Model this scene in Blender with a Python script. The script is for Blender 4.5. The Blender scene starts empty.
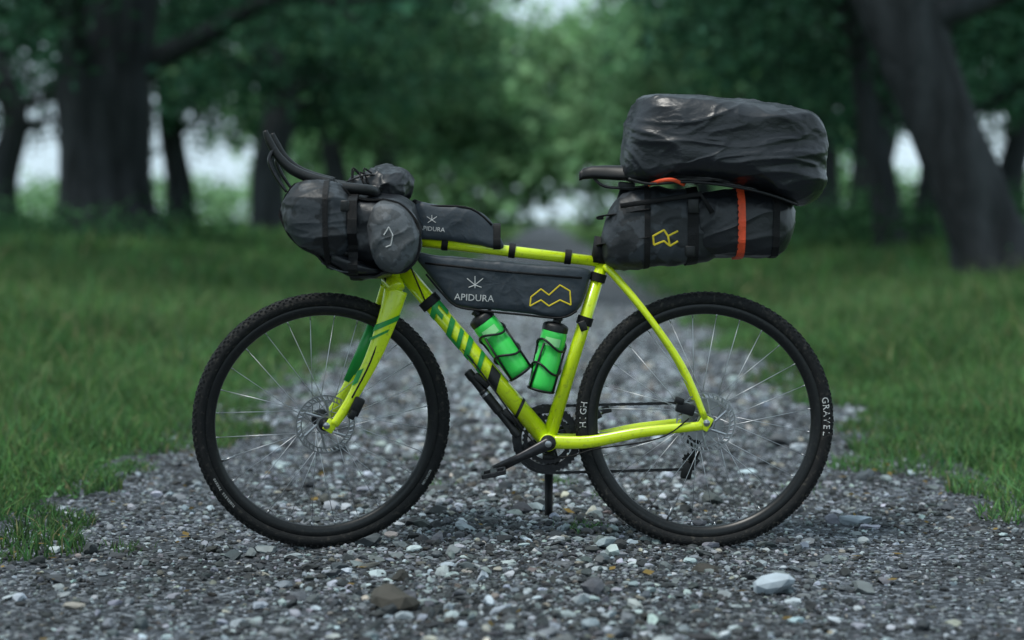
import bpy, bmesh, math, random
import numpy as np
from mathutils import Vector, Matrix, noise
from mathutils.bvhtree import BVHTree
random.seed(7); RNG=np.random.default_rng(7)
scene=bpy.context.scene
scene.view_settings.view_transform='Standard'; scene.view_settings.look='None'; scene.view_settings.exposure=0
COL=scene.collection
# ---------------------------------------------------------------- helpers
CAMH=0.90; D=5.0; S=366.0
def P(px,py,y=0.0):
    s=S*D/(D+y)
    return Vector(((px-512)/s, y, CAMH+(218-py)/s))
def nt(name):
    m=bpy.data.materials.new(name); m.use_nodes=True
    n=m.node_tree.nodes; l=m.node_tree.links
    return m,n,l,n['Principled BSDF']
def mat(name,c,rough=0.5,metal=0.0,var=0.0,vs=20,bump=0.0,bs=60,stretch=(1,1,1),coat=0,c2=None,thr=None,spec=0.5,dirt=0):
    m,n,l,b=nt(name)
    b.inputs['Roughness'].default_value=rough; b.inputs['Metallic'].default_value=metal
    b.inputs['Coat Weight'].default_value=coat; b.inputs['Specular IOR Level'].default_value=spec
    b.inputs['Coat Roughness'].default_value=0.15
    tc=n.new('ShaderNodeTexCoord'); mp=n.new('ShaderNodeMapping'); mp.inputs['Scale'].default_value=stretch
    l.new(tc.outputs['Object'],mp.inputs['Vector'])
    no=n.new('ShaderNodeTexNoise'); no.inputs['Scale'].default_value=vs; no.inputs['Detail'].default_value=5
    l.new(mp.outputs[0],no.inputs['Vector'])
    r=n.new('ShaderNodeValToRGB'); e=r.color_ramp.elements
    if c2 is None: c2=tuple(x*(1-var) for x in c)
    if thr: e[0].position=thr-0.015; e[1].position=thr+0.015
    else: e[0].position=0.3; e[1].position=0.7
    e[0].color=(*c2,1); e[1].color=(*c,1)
    l.new(no.outputs['Fac'],r.inputs['Fac'])
    out=r.outputs['Color']
    if dirt>0:
        n2=n.new('ShaderNodeTexNoise'); n2.inputs['Scale'].default_value=90; n2.inputs['Detail'].default_value=6
        l.new(tc.outputs['Object'],n2.inputs['Vector'])
        r2=n.new('ShaderNodeValToRGB'); r2.color_ramp.elements[0].position=0.56; r2.color_ramp.elements[1].position=0.75
        r2.color_ramp.elements[1].color=(dirt,dirt,dirt,1)
        l.new(n2.outputs['Fac'],r2.inputs['Fac'])
        mx=n.new('ShaderNodeMix'); mx.data_type='RGBA'
        l.new(r2.outputs[0],mx.inputs[0]); l.new(out,mx.inputs[6]); mx.inputs[7].default_value=(0.10,0.09,0.075,1)
        out=mx.outputs[2]
    l.new(out,b.inputs['Base Color'])
    if bump>0:
        nb=n.new('ShaderNodeTexNoise'); nb.inputs['Scale'].default_value=bs; nb.inputs['Detail'].default_value=6
        l.new(mp.outputs[0],nb.inputs['Vector'])
        bu=n.new('ShaderNodeBump'); bu.inputs['Strength'].default_value=bump; bu.inputs['Distance'].default_value=0.01
        l.new(nb.outputs['Fac'],bu.inputs['Height']); l.new(bu.outputs[0],b.inputs['Normal'])
    return m
def attr_mat(name,rough=0.8,trans=0.0,spec=0.3,diffuse=False):
    m,n,l,b=nt(name)
    a=n.new('ShaderNodeAttribute'); a.attribute_name='Col'
    if diffuse:
        n.remove(b); b=n.new('ShaderNodeBsdfDiffuse'); l.new(a.outputs['Color'],b.inputs['Color'])
        l.new(b.outputs[0],n['Material Output'].inputs['Surface'])
    else:
        l.new(a.outputs['Color'],b.inputs['Base Color'])
        b.inputs['Roughness'].default_value=rough; b.inputs['Specular IOR Level'].default_value=spec
    if trans>0:
        t=n.new('ShaderNodeBsdfTranslucent'); l.new(a.outputs['Color'],t.inputs['Color'])
        mx=n.new('ShaderNodeMixShader'); mx.inputs[0].default_value=trans
        l.new(b.outputs[0],mx.inputs[1]); l.new(t.outputs[0],mx.inputs[2])
        l.new(mx.outputs[0],n['Material Output'].inputs['Surface'])
    return m
def empty(name):
    o=bpy.data.objects.new(name,None); COL.objects.link(o); o.empty_display_size=0.1; return o
def obj(name,vf,m,parent=None,smooth=True,M=None,sharp=None):
    me=bpy.data.meshes.new(name); me.from_pydata([tuple(v) for v in vf[0]],[],vf[1])
    if M is not None: me.transform(M)
    me.polygons.foreach_set('use_smooth',[smooth]*len(me.polygons))
    me.update()
    if smooth and sharp:
        me.set_sharp_from_angle(angle=math.radians(sharp))
    me.materials.append(m)
    o=bpy.data.objects.new(name,me); COL.objects.link(o)
    if parent: o.parent=parent
    return o
def mesh_np(name,V,F,m,cols=None,parent=None,smooth=False,link=True):
    me=bpy.data.meshes.new(name); N=len(V); M_,k=F.shape
    me.vertices.add(N); me.vertices.foreach_set('co',np.ascontiguousarray(V,dtype=np.float32).ravel())
    me.loops.add(M_*k); me.loops.foreach_set('vertex_index',np.ascontiguousarray(F,dtype=np.int32).ravel())
    me.polygons.add(M_); me.polygons.foreach_set('loop_start',np.arange(0,M_*k,k,dtype=np.int32))
    me.update(calc_edges=True)
    me.polygons.foreach_set('use_smooth',np.full(M_,smooth,dtype=bool))
    if cols is not None:
        a=me.color_attributes.new('Col','FLOAT_COLOR','POINT')
        c=np.ones((N,4),dtype=np.float32); c[:,:3]=cols; a.data.foreach_set('color',c.ravel())
    me.materials.append(m); me.update()
    if not link: return me
    o=bpy.data.objects.new(name,me); COL.objects.link(o)
    if parent: o.parent=parent
    return o
def join(*l):
    V=[];F=[]
    for v,f in l:
        k=len(V); V+=list(v); F+=[tuple(i+k for i in q) for q in f]
    return V,F
def smooth_path(pts,n=6,closed=False):
    pts=[Vector(p) for p in pts]; N=len(pts); out=[]
    for i in range(N if closed else N-1):
        if closed: a,b,c,d=pts[(i-1)%N],pts[i],pts[(i+1)%N],pts[(i+2)%N]
        else: a,b,c,d=pts[max(i-1,0)],pts[i],pts[i+1],pts[min(i+2,N-1)]
        for k in range(n):
            t=k/n
            out.append(0.5*((2*b)+(c-a)*t+(2*a-5*b+4*c-d)*t*t+(-a+3*b-3*c+d)*t**3))
    if not closed: out.append(pts[-1].copy())
    return out
YA=Vector((0,1,0))
def tube(pts,rx,ry=None,seg=14,ref=None,closed=False,caps=True):
    pts=[Vector(p) for p in pts]; N=len(pts)
    if not hasattr(rx,'__len__'): rx=[rx]*N
    if len(rx)!=N: rx=list(np.interp(np.linspace(0,1,N),np.linspace(0,1,len(rx)),rx))
    if ry is None: ry=rx
    if not hasattr(ry,'__len__'): ry=[ry]*N
    if len(ry)!=N: ry=list(np.interp(np.linspace(0,1,N),np.linspace(0,1,len(ry)),ry))
    V=[];F=[];prev=None
    for i,p in enumerate(pts):
        if closed: T=pts[(i+1)%N]-pts[i-1]
        else: T=pts[min(i+1,N-1)]-pts[max(i-1,0)]
        T.normalize()
        if ref is not None: nn=ref.cross(T)
        elif prev is None:
            r=Vector((0,0,1)) if abs(T.z)<0.9 else Vector((1,0,0)); nn=r.cross(T)
        else: nn=prev-T*prev.dot(T)
        nn.normalize(); prev=nn; b=T.cross(nn)
        for k in range(seg):
            a=2*math.pi*k/seg
            V.append(p+nn*math.cos(a)*rx[i]+b*math.sin(a)*ry[i])
    for i in range(N if closed else N-1):
        j=(i+1)%N
        for k in range(seg):
            k2=(k+1)%seg
            F.append((i*seg+k,i*seg+k2,j*seg+k2,j*seg+k))
    if caps and not closed:
        F.append(tuple(range(seg-1,-1,-1))); F.append(tuple((N-1)*seg+k for k in range(seg)))
    return V,F
def lathe(p0,p1,prof,seg=24):
    p0=Vector(p0);p1=Vector(p1); T=(p1-p0)
    pts=[p0+T*t for t,r in prof]; V=[];F=[]
    Tn=T.normalized(); r=Vector((0,0,1)) if abs(Tn.z)<0.9 else Vector((1,0,0))
    n=r.cross(Tn).normalized(); b=Tn.cross(n)
    for p,(t,rr) in zip(pts,prof):
        for k in range(seg):
            a=2*math.pi*k/seg; V.append(p+(n*math.cos(a)+b*math.sin(a))*max(rr,1e-4))
    for i in range(len(prof)-1):
        for k in range(seg):
            k2=(k+1)%seg; F.append((i*seg+k,i*seg+k2,(i+1)*seg+k2,(i+1)*seg+k))
    F.append(tuple(range(seg-1,-1,-1))); F.append(tuple((len(prof)-1)*seg+k for k in range(seg)))
    return V,F
def box(c,size,M=None,bev=0.002):
    bm=bmesh.new(); bmesh.ops.create_cube(bm,size=1)
    bmesh.ops.scale(bm,vec=Vector(size),verts=bm.verts)
    if bev>0: bmesh.ops.bevel(bm,geom=list(bm.edges),offset=bev,segments=2,affect='EDGES',profile=0.5)
    if M is not None: bmesh.ops.transform(bm,matrix=M,verts=bm.verts)
    bmesh.ops.translate(bm,vec=Vector(c),verts=bm.verts)
    bm.verts.ensure_lookup_table()
    V=[v.co.copy() for v in bm.verts]; F=[tuple(v.index for v in f.verts) for f in bm.faces]
    bm.free(); return V,F
def tx(vf,M): return [M@Vector(v) for v in vf[0]],vf[1]
def ridge(v):
    return 1-min(1,abs(noise.noise(v))*2.2)
def bag(outline,y0,half,n=3.0,res=110,rings=34,amp=0.004,sc=9,stretch=(1,1,1),seed=0,sm=5,fine=0.0):
    pts=smooth_path(outline,sm,closed=True)
    L=[0]
    for i in range(len(pts)): L.append(L[-1]+(pts[(i+1)%len(pts)]-pts[i]).length)
    o=[]
    xs=[p.x for p in pts]+[pts[0].x]; zs=[p.z for p in pts]+[pts[0].z]
    for t in np.linspace(0,L[-1],res,endpoint=False): o.append((np.interp(t,L,xs),np.interp(t,L,zs)))
    cx=sum(a for a,b in o)/res; cz=sum(b for a,b in o)/res
    R=0.5*(max(a for a,b in o)-min(a for a,b in o)+max(b for a,b in o)-min(b for a,b in o))/2
    ph=np.linspace(-math.pi/2,math.pi/2,1500)
    t=np.sign(np.sin(ph))*np.abs(np.sin(ph))**(2/n); s=np.abs(np.cos(ph))**(2/n)
    ds=np.hypot(np.diff(t*half),np.diff(s*R)); cum=np.concatenate([[0],np.cumsum(ds)])
    q=np.linspace(0,cum[-1],rings)
    T=np.interp(q,cum,t); Sx=np.interp(q,cum,s)
    V=[];F=[]
    for i in range(rings):
        sc_=max(Sx[i],0.004)
        for a,b in o: V.append(Vector((cx+(a-cx)*sc_, y0+half*T[i], cz+(b-cz)*sc_)))
    for i in range(rings-1):
        for k in range(res):
            k2=(k+1)%res; F.append((i*res+k,i*res+k2,(i+1)*res+k2,(i+1)*res+k))
    F.append(tuple(range(res-1,-1,-1))); F.append(tuple((rings-1)*res+k for k in range(res)))
    if amp>0:
        me=bpy.data.meshes.new('t'); me.from_pydata(V,[],F); me.update()
        nr=[Vector(v.normal) for v in me.vertices]; bpy.data.meshes.remove(me)
        st=Vector(stretch); off=Vector((seed*3.1,seed*1.7,seed*5.3))
        c=Vector((cx,y0,cz))
        for i,v in enumerate(V):
            d=nr[i]
            if d.dot(v-c)<0: d=-d
            w=Vector((v.x*st.x,v.y*st.y,v.z*st.z))*sc+off
            w2=w+0.6*noise.noise_vector(w*0.7)
            h=(ridge(w2)**2)*0.8+(ridge(w2*2.1+Vector((3,1,2)))**3)*0.30+noise.noise(w*0.5)*0.9-0.6
            if fine: h+=fine*(ridge(w2*4.3+Vector((7,1,2)))**3)
            V[i]=v+d*h*amp
    return V,F
def strap(bvh,C,u,v,a,w=0.02,off=0.003,n=96,th=0.002):
    rows=[]
    for s in (-0.5,0.5):
        row=[];last=0.1
        for k in range(n):
            ang=2*math.pi*k/n; d=u*math.cos(ang)+v*math.sin(ang)
            c=C+a*w*s; hit=bvh.ray_cast(c+d*1.0,-d)
            r=(hit[0]-c).length if hit[0] is not None and hit[3]<1.0 else last
            last=r; row.append((c,d,r))
        rr=[row[k][2] for k in range(n)]
        rs=[max(rr[k],(rr[k-1]+rr[k]+rr[(k+1)%n])/3) for k in range(n)]
        rows.append([(row[k][0],row[k][1],rs[k]) for k in range(n)])
    V=[];F=[]
    for k in range(n):
        r=max(rows[0][k][2],rows[1][k][2])
        for s,o_ in ((0,off-th-0.004),(0,off),(1,off),(1,off-th-0.004)):
            c,d,_=rows[s][k]; V.append(c+d*(r+o_))
    for k in range(n):
        j=(k+1)%n
        for q in range(4): F.append((k*4+q,k*4+(q+1)%4,j*4+(q+1)%4,j*4+q))
    return V,F
def bvh_of(*vfs):
    V,F=join(*vfs); return BVHTree.FromPolygons([tuple(v) for v in V],F)
def text_vf(s,size,ext=0.0004,sx=1.0):
    cu=bpy.data.curves.new('t','FONT'); cu.body=s; cu.size=size; cu.extrude=ext; cu.align_x='CENTER'; cu.align_y='CENTER'; cu.resolution_u=2
    o=bpy.data.objects.new('t',cu); COL.objects.link(o)
    dg=bpy.context.evaluated_depsgraph_get(); me=bpy.data.meshes.new_from_object(o.evaluated_get(dg))
    V=[Vector((v.co.x*sx,v.co.y,v.co.z)) for v in me.vertices]; F=[tuple(p.vertices) for p in me.polygons]
    bpy.data.objects.remove(o); bpy.data.curves.remove(cu); bpy.data.meshes.remove(me)
    return V,F
TXM=Matrix.Rotation(math.radians(90),4,'X')
def text_on(bvh,s,size,px,py,y,rot=0,lift=0.0015,sx=1.0):
    vf=text_vf(s,size,sx=sx); c=P(px,py,y)
    M=Matrix.Translation(c)@Matrix.Rotation(math.radians(rot),4,'Y')@TXM
    V=[]
    for v in vf[0]:
        z=v.z; w=M@Vector((v.x,v.y,0))
        h=bvh.ray_cast(Vector((w.x,-2,w.z)),YA)
        yy=h[0].y if h[0] is not None else y
        V.append(Vector((w.x,yy-lift-(0.0008 if z>0 else 0),w.z)))
    return V,vf[1]
def line_on(bvh,pts,y,r=0.0016):
    P3=[P(a,b,y) for a,b in pts]; out=[]
    for i in range(len(P3)-1):
        for k in range(8): out.append(P3[i].lerp(P3[i+1],k/8))
    out.append(P3[-1]); Q=[]
    for w in out:
        h=bvh.ray_cast(Vector((w.x,-2,w.z)),YA); yy=h[0].y if h[0] is not None else y
        Q.append(Vector((w.x,yy-0.0006,w.z)))
    return tube(Q,r,0.0008,seg=6,ref=YA)

# ---------------------------------------------------------------- materials
YEL=mat('frame_paint',(0.68,0.86,0.008),0.28,0,0.05,6,coat=0.6,dirt=0.4)
GRN=mat('green_decal',(0.015,0.30,0.05),0.35,0,0.1,30)
BLK=mat('black_plastic',(0.008,0.009,0.010),0.45,0,0.3,40,bump=0.1,bs=150,dirt=0.1,spec=0.4)
SAD=mat('saddle_leather',(0.008,0.008,0.009),0.45,0,0.3,40,spec=0.35)
RUB=mat('tyre_rubber',(0.010,0.011,0.012),0.7,0,0.4,60,bump=0.3,bs=300,dirt=0.5,spec=0.3)
RIM=mat('rim_black',(0.008,0.009,0.010),0.35,0.0,0.2,30,dirt=0.2,spec=0.4)
SIL=mat('steel',(0.50,0.51,0.53),0.3,1,0.3,60)
SPK=mat('spoke_steel',(0.50,0.52,0.55),0.35,0.85,0.1,60)
DST=mat('dark_steel',(0.05,0.05,0.055),0.35,0.8,0.4,80,dirt=0.4)
WHT=mat('white_print',(0.62,0.63,0.63),0.6,0,0.15,40)
YLP=mat('yellow_print',(0.78,0.60,0.02),0.6,0,0.1,40)
ORG=mat('orange_strap',(0.85,0.09,0.025),0.55,0,0.2,80,bump=0.2,bs=300)
BAGM=mat('bag_fabric',(0.038,0.050,0.064),0.5,0,0.25,14,bump=0.25,bs=36,dirt=0.25,spec=0.4)
BAGD=mat('bag_fabric_dark',(0.011,0.013,0.017),0.40,0,0.35,12,bump=0.32,bs=28,spec=0.5)
RAIN=mat('rain_cover',(0.010,0.012,0.017),0.34,0,0.3,8,bump=0.36,bs=22,stretch=(1,1,1.8),spec=0.55)
CAMO=mat('camo_fabric',(0.034,0.040,0.048),0.5,0,0,14,c2=(0.012,0.014,0.017),thr=0.5,bump=0.32,bs=34,spec=0.45)
CAMG=mat('grey_fabric',(0.090,0.100,0.112),0.6,0,0,30,c2=(0.05,0.056,0.062),thr=0.5,bump=0.3,bs=50)
WEB=mat('webbing',(0.006,0.006,0.007),0.6,0,0.3,90,bump=0.3,bs=400,spec=0.3)
BOT=mat('bottle_green',(0.05,0.72,0.10),0.35,0,0.2,12,coat=0.2,dirt=0.2)
BOTL=mat('bottle_label',(0.35,0.85,0.35),0.4,0,0.2,20)

# ---------------------------------------------------------------- bicycle
bike=empty('bicycle')
FH=P(322,420); RH=P(705,420); BB=P(548,441); ST=P(603,260)
HB=P(391,281); HT=P(411,224)
ax=(HT-HB).normalized()
def steer(deg): return Matrix.Translation(HB)@Matrix.Rotation(math.radians(deg),4,ax)@Matrix.Translation(-HB)
SM=steer(15); SB=steer(5)
def part(n,vf,m,smooth=True,M=None,sharp=None): return obj(n,vf,m,bike,smooth,M,sharp)
def ring(R,prof,seg=160):
    V=[];F=[];k=len(prof)
    for i in range(seg):
        a=2*math.pi*i/seg; c,s=math.cos(a),math.sin(a)
        for r,y in prof: V.append(Vector(((R+r)*c,y,(R+r)*s)))
    for i in range(seg):
        j=(i+1)%seg
        for q in range(k): F.append((i*k+q,i*k+(q+1)%k,j*k+(q+1)%k,j*k+q))
    return V,F
def knob(a,r,y,dr,dt,dy):
    M=Matrix.Rotation(-a,4,'Y')@Matrix.Translation(Vector((r,y,0)))
    V=[M@Vector((sx*dr/2,sy*dy/2*(0.8 if sx>0 else 1),sz*dt/2*(0.8 if sx>0 else 1))) for sx in(-1,1) for sy in(-1,1) for sz in(-1,1)]
    F=[(0,1,3,2),(4,6,7,5),(0,4,5,1),(2,3,7,6),(0,2,6,4),(1,5,7,3)]
    return V,F
def wheel(nm,C,M,rear):
    T=Matrix.Translation(C)@Matrix.Scale(1.018,4); MM=(M@T) if M is not None else T
    tr=0.0185
    part(nm+'_tyre',ring(0.3285,[(tr*math.cos(a),tr*1.02*math.sin(a)) for a in np.linspace(0,2*math.pi,20,endpoint=False)]),RUB,M=MM)
    K=[]
    n=120
    for i in range(n):
        a=2*math.pi*i/n; h=math.pi/n
        K.append(knob(a,0.3470,0.0035*(1 if i%2 else -1),0.003,0.009,0.007))
        K.append(knob(a+h,0.3450,0.0095,0.004,0.008,0.006)); K.append(knob(a+h,0.3450,-0.0095,0.004,0.008,0.006))
        K.append(knob(a,0.3402,0.0148,0.005,0.007,0.005)); K.append(knob(a,0.3402,-0.0148,0.005,0.007,0.005))
    part(nm+'_tread',join(*K),RUB,False,M=MM)
    part(nm+'_rim',ring(0.0,[(0.316,0.012),(0.313,0.0135),(0.300,0.0125),(0.290,0.007),(0.287,0),(0.290,-0.007),(0.300,-0.0125),(0.313,-0.0135),(0.316,-0.012),(0.308,0)]),RIM,M=MM)
    part(nm+'_hub',lathe((0,-0.055,0),(0,0.055,0),[(0,0.008),(0.08,0.012),(0.1,0.024),(0.14,0.026),(0.17,0.024),(0.2,0.014),(0.5,0.0125),(0.8,0.014),(0.83,0.024),(0.88,0.026),(0.92,0.012),(1,0.008)]),DST,M=MM,sharp=40)
    part(nm+'_axle',lathe((0,-0.068,0),(0,0.068,0),[(0,0.005),(0.02,0.009),(0.1,0.009),(0.5,0.006),(0.9,0.009),(0.98,0.009),(1,0.005)]),SIL,M=MM,sharp=40)
    SP=[];NI=[]
    N=28
    for i in range(N):
        side=-1 if i%2==0 else 1
        j=i//2
        base=2*math.pi*(i+0.5)/N
        off=math.radians(68)*(1 if j%2 else -1)
        p0=Vector((0.0235*math.cos(base+off),0.037*side,0.0235*math.sin(base+off)))
        p1=Vector((0.291*math.cos(base),0.003*side,0.291*math.sin(base)))
        SP.append(tube([p0,p1],0.0010,seg=6)); 
        d=(p1-p0).normalized(); NI.append(tube([p1-d*0.013,p1+d*0.002],0.0019,seg=6))
    part(nm+'_spokes',join(*SP),SPK,M=MM); part(nm+'_nipples',join(*NI),SIL,M=MM)
    a_=math.radians(250 if rear else 200)
    part(nm+'_valve',tube([Vector((0.288*math.cos(a_),0,0.288*math.sin(a_))),Vector((0.250*math.cos(a_),0,0.250*math.sin(a_)))],[0.003,0.0022],None,8),SIL,M=MM)
    y=-0.044; RR=[]
    def ann(r0,r1,seg=72,th=0.0018): return ring(0,[(r1,y-th/2),(r1,y+th/2),(r0,y+th/2),(r0,y-th/2)],seg)
    RR+= [ann(0.0755,0.0795),ann(0.063,0.0665),ann(0.016,0.024)]
    for i in range(36):
        a=2*math.pi*i/36; b=a+0.10
        RR.append(tube([Vector((0.065*math.cos(a),y,0.065*math.sin(a))),Vector((0.077*math.cos(b),y,0.077*math.sin(b)))],0.0024,0.0009,seg=4,ref=YA))
    for i in range(6):
        a=2*math.pi*i/6; b=a+0.5
        RR.append(tube([Vector((0.022*math.cos(a),y,0.022*math.sin(a))),Vector((0.065*math.cos(b),y,0.065*math.sin(b)))],0.0035,0.0009,seg=4,ref=YA))
    part(nm+'_disc_rotor',join(*RR),SIL,False,M=MM)
    L=[]
    def arc_text(s,amid,size,r):
        n_=len(s); step=size*0.72/r
        for k,ch in enumerate(s):
            if ch==' ': continue
            a=amid-(k-(n_-1)/2)*step
            vf=text_vf(ch,size)
            R=Matrix.Rotation(math.pi/2-a,4,'Y')@Matrix.Translation((0,0,r))@TXM
            V=[]
            for v in vf[0]:
                w=R@Vector((v.x,v.y,0)); rr=math.hypot(w.x,w.z)-0.3285
                dy=tr*1.02*math.sqrt(max(0.02,1-(rr/tr)**2))
                V.append(Vector((w.x,-dy-0.0004-(0.0005 if v.z>0 else 0),w.z)))
            L.append((V,vf[1]))
    if rear:
        arc_text('GRAVEL',math.radians(2),0.025,0.327); arc_text('HIGH',math.radians(177),0.025,0.327)
    else:
        arc_text('TUBELESS 700X40',math.radians(214),0.009,0.325)
        arc_text('ROTATION',math.radians(330),0.008,0.325)
    part(nm+'_lettering',join(*L),WHT,False,M=MM)
wheel('front_wheel',FH,SM,False); wheel('rear_wheel',RH,None,True)
DT0=P(402,268); 
part('down_tube',tube([DT0,BB],[0.022,0.027,0.027,0.025],[0.022,0.025,0.025,0.026],24,ref=YA),YEL)
part('top_tube',tube([P(405,238),P(500,249),ST+Vector((0,0,-0.003))],[0.017,0.0155,0.0145],None,20,ref=YA),YEL)
part('seat_tube',tube([BB,ST+(ST-BB).normalized()*0.02],[0.020,0.0175,0.0165],None,20,ref=YA),YEL)
part('head_tube',tube([HB+ax*0.012,HT],[0.026,0.022,0.021],None,24),YEL)
part('bottom_bracket_shell',lathe(BB+Vector((0,-0.036,0)),BB+Vector((0,0.036,0)),[(0,0.022),(0.03,0.024),(0.97,0.024),(1,0.022)]),YEL,sharp=40)
part('bottom_bracket_cups',lathe(BB+Vector((0,-0.045,0)),BB+Vector((0,0.045,0)),[(0,0.018),(0.02,0.0215),(0.09,0.0215),(0.1,0.019),(0.9,0.019),(0.91,0.0215),(1,0.0215)]),DST,sharp=40)
for s in(-1,1):
    e=RH+Vector((0,0.062*s,0))
    part('seat_stay',tube(smooth_path([ST+Vector((0.004,0.014*s,-0.010)),P(640,305)+Vector((0,0.045*s,0)),P(680,362)+Vector((0,0.058*s,0)),e+Vector((-0.004,0,0.012))],5),[0.0105,0.009,0.009],[0.009,0.007,0.007],14,ref=YA),YEL)
    part('chain_stay',tube(smooth_path([BB+Vector((0.01,0.02*s,0.0)),P(590,440)+Vector((0,0.036*s,0)),P(640,430)+Vector((0,0.05*s,0)),e+Vector((-0.012,0,-0.008))],5),[0.019,0.016,0.012],[0.010,0.009,0.008],14,ref=YA),YEL)
    part('rear_dropout',box(e+Vector((-0.004,0,0.0)),(0.034,0.007,0.04),Matrix.Rotation(0.5,4,'Y'),0.003),YEL,sharp=40)
    part('fork_leg',tube(smooth_path([P(394,288)+Vector((0,0.030*s,0)),P(386,312)+Vector((0,0.044*s,0)),P(371,350)+Vector((0,0.052*s,0)),P(349,392)+Vector((0,0.057*s,0)),P(330,420)+Vector((0,0.058*s,0))],6),[0.033,0.028,0.022,0.015,0.012],[0.014,0.012,0.011,0.009],18,ref=YA),YEL,M=SM)
    part('fork_dropout',box(P(326,421)+Vector((0,0.058*s,0)),(0.03,0.007,0.034),Matrix.Rotation(0.6,4,'Y'),0.003),YEL,M=SM,sharp=40)
part('fork_crown',tube(smooth_path([P(394,286)+Vector((0,-0.040,0)),P(392,281)+Vector((0,-0.02,0)),P(392,280),P(392,281)+Vector((0,0.02,0)),P(394,286)+Vector((0,0.040,0))],4),[0.024,0.029,0.024],[0.020,0.022,0.020],16),YEL,M=SM)
part('headset',lathe(HB+ax*0.004,HB+ax*0.014,[(0,0.026),(0.1,0.028),(0.9,0.028),(1,0.026)]),BLK,sharp=40)
part('seat_clamp',lathe(ST+(ST-BB).normalized()*0.016,ST+(ST-BB).normalized()*0.034,[(0,0.018),(0.1,0.021),(0.9,0.021),(1,0.018)]),BLK,sharp=40)
SC=P(626,184)
part('seat_post',tube([ST,SC],0.0138,None,18),BLK)
def patch(p0,p1,rx,ry,t0,t1,a0,a1,skew=0.0,lift=0.0009,nu=10,nv=10):
    T=(p1-p0); L=T.length; Tn=T/L; nn=YA.cross(Tn).normalized()
    if nn.z<0: nn=-nn
    V=[];F=[]
    for i in range(nu+1):
        for j in range(nv+1):
            a=math.radians(a0+(a1-a0)*j/nv)
            t=t0+(t1-t0)*i/nu+skew*math.cos(a)
            V.append(p0+Tn*(t*L)+nn*math.cos(a)*(rx+lift)-YA*math.sin(a)*(ry+lift))
    for i in range(nu):
        for j in range(nv):
            q=i*(nv+1)+j; F.append((q,q+1,q+nv+2,q+nv+1))
    return V,F
dl=[]
for t0,t1,a0,a1,sk in [(0.21,0.24,25,150,0.03),(0.24,0.30,25,55,0.03),(0.24,0.28,75,100,0.03),(0.32,0.35,40,150,0.03),(0.35,0.385,125,150,0.03),(0.385,0.41,40,150,0.03),(0.44,0.47,25,150,0.03),(0.47,0.50,110,135,0.03),(0.525,0.55,25,150,0.03)]:
    dl.append(patch(DT0,BB,0.0265,0.0252,t0,t1,a0,a1,-sk))
part('down_tube_decal',join(*dl),GRN)
part('down_tube_stripe',join(patch(DT0,BB,0.0268,0.0255,0.60,0.66,40,140,-0.03),patch(DT0,BB,0.0265,0.0255,0.80,0.815,10,170,-0.02)),BLK)
def fpatch(t0,t1,a0,a1,sk):
    A=P(386,312)+Vector((0,-0.044,0)); B=P(349,392)+Vector((0,-0.057,0))
    T=(B-A); L=T.length; Tn=T/L; nn=YA.cross(Tn).normalized(); 
    if nn.x>0: nn=-nn
    V=[];F=[];nu=8;nv=10
    for i in range(nu+1):
        for j in range(nv+1):
            a=math.radians(a0+(a1-a0)*j/nv); t=t0+(t1-t0)*i/nu+sk*math.cos(a)
            rx=0.0285+(0.0155-0.0285)*t; ry=0.0122+(0.0098-0.0122)*t
            V.append(A+Tn*t*L+Vector((0.0,-0.0025*math.sin(math.pi*max(0,min(1,t))),0))+nn*(math.cos(a)*(rx+0.001))-YA*math.sin(a)*(ry+0.0012))
    for i in range(nu):
        for j in range(nv):
            q=i*(nv+1)+j; F.append((q,q+1,q+nv+2,q+nv+1))
    return V,F
part('fork_decal',join(fpatch(0.05,0.13,20,160,0.12),fpatch(0.2,0.24,20,160,0.12),fpatch(0.62,0.80,20,70,0.1)),GRN,M=SM)
A=P(384,318)+Vector((0,0.046,0)); B=P(352,385)+Vector((0,0.057,0))
part('fork_decal_far',tube([A,B],[0.0275,0.0175],[0.0131,0.0108],18,ref=YA),GRN,M=SM)
def saddle():
    V=[];F=[]
    st=[(579,0.008,173,0.012,0.010),(583,0.018,169,0.016,0.014),(592,0.022,166.5,0.020,0.016),(605,0.026,166,0.024,0.017),(620,0.036,166,0.026,0.018),(635,0.054,165,0.030,0.020),(650,0.068,163.5,0.032,0.022),(662,0.070,163,0.030,0.020),(668,0.060,164,0.022,0.014),(671,0.03,166,0.010,0.008)]
    seg=24
    for px,hw,tz,dp,th in st:
        c=P(px,tz)
        for k in range(seg):
            a=2*math.pi*k/seg; y=math.cos(a); z=math.sin(a)
            yy=hw*np.sign(y)*abs(y)**0.8
            zz= 0.004*z-(dp*(abs(y)**3)) if z>=0 else -th-dp*(abs(y)**3)*0.75+0.004*z
            V.append(c+Vector((0,yy,zz)))
    for i in range(len(st)-1):
        for k in range(seg):
            k2=(k+1)%seg; F.append((i*seg+k,i*seg+k2,(i+1)*seg+k2,(i+1)*seg+k))
    F.append(tuple(range(seg))); F.append(tuple((len(st)-1)*seg+k for k in range(seg)))
    return V,F
part('saddle',saddle(),SAD)
for s in(-1,1):
    part('saddle_rail',tube(smooth_path([P(590,173)+Vector((0,0.006*s,0)),P(603,185)+Vector((0,0.018*s,0)),P(625,187)+Vector((0,0.022*s,0)),P(645,185)+Vector((0,0.024*s,0)),P(662,174)+Vector((0,0.04*s,0))],5),0.0036,None,10),DST)
part('seat_clamp_head',box(SC+Vector((0,0,-0.004)),(0.045,0.05,0.022),Matrix.Rotation(0.1,4,'Y'),0.004),BLK,sharp=40)
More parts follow.
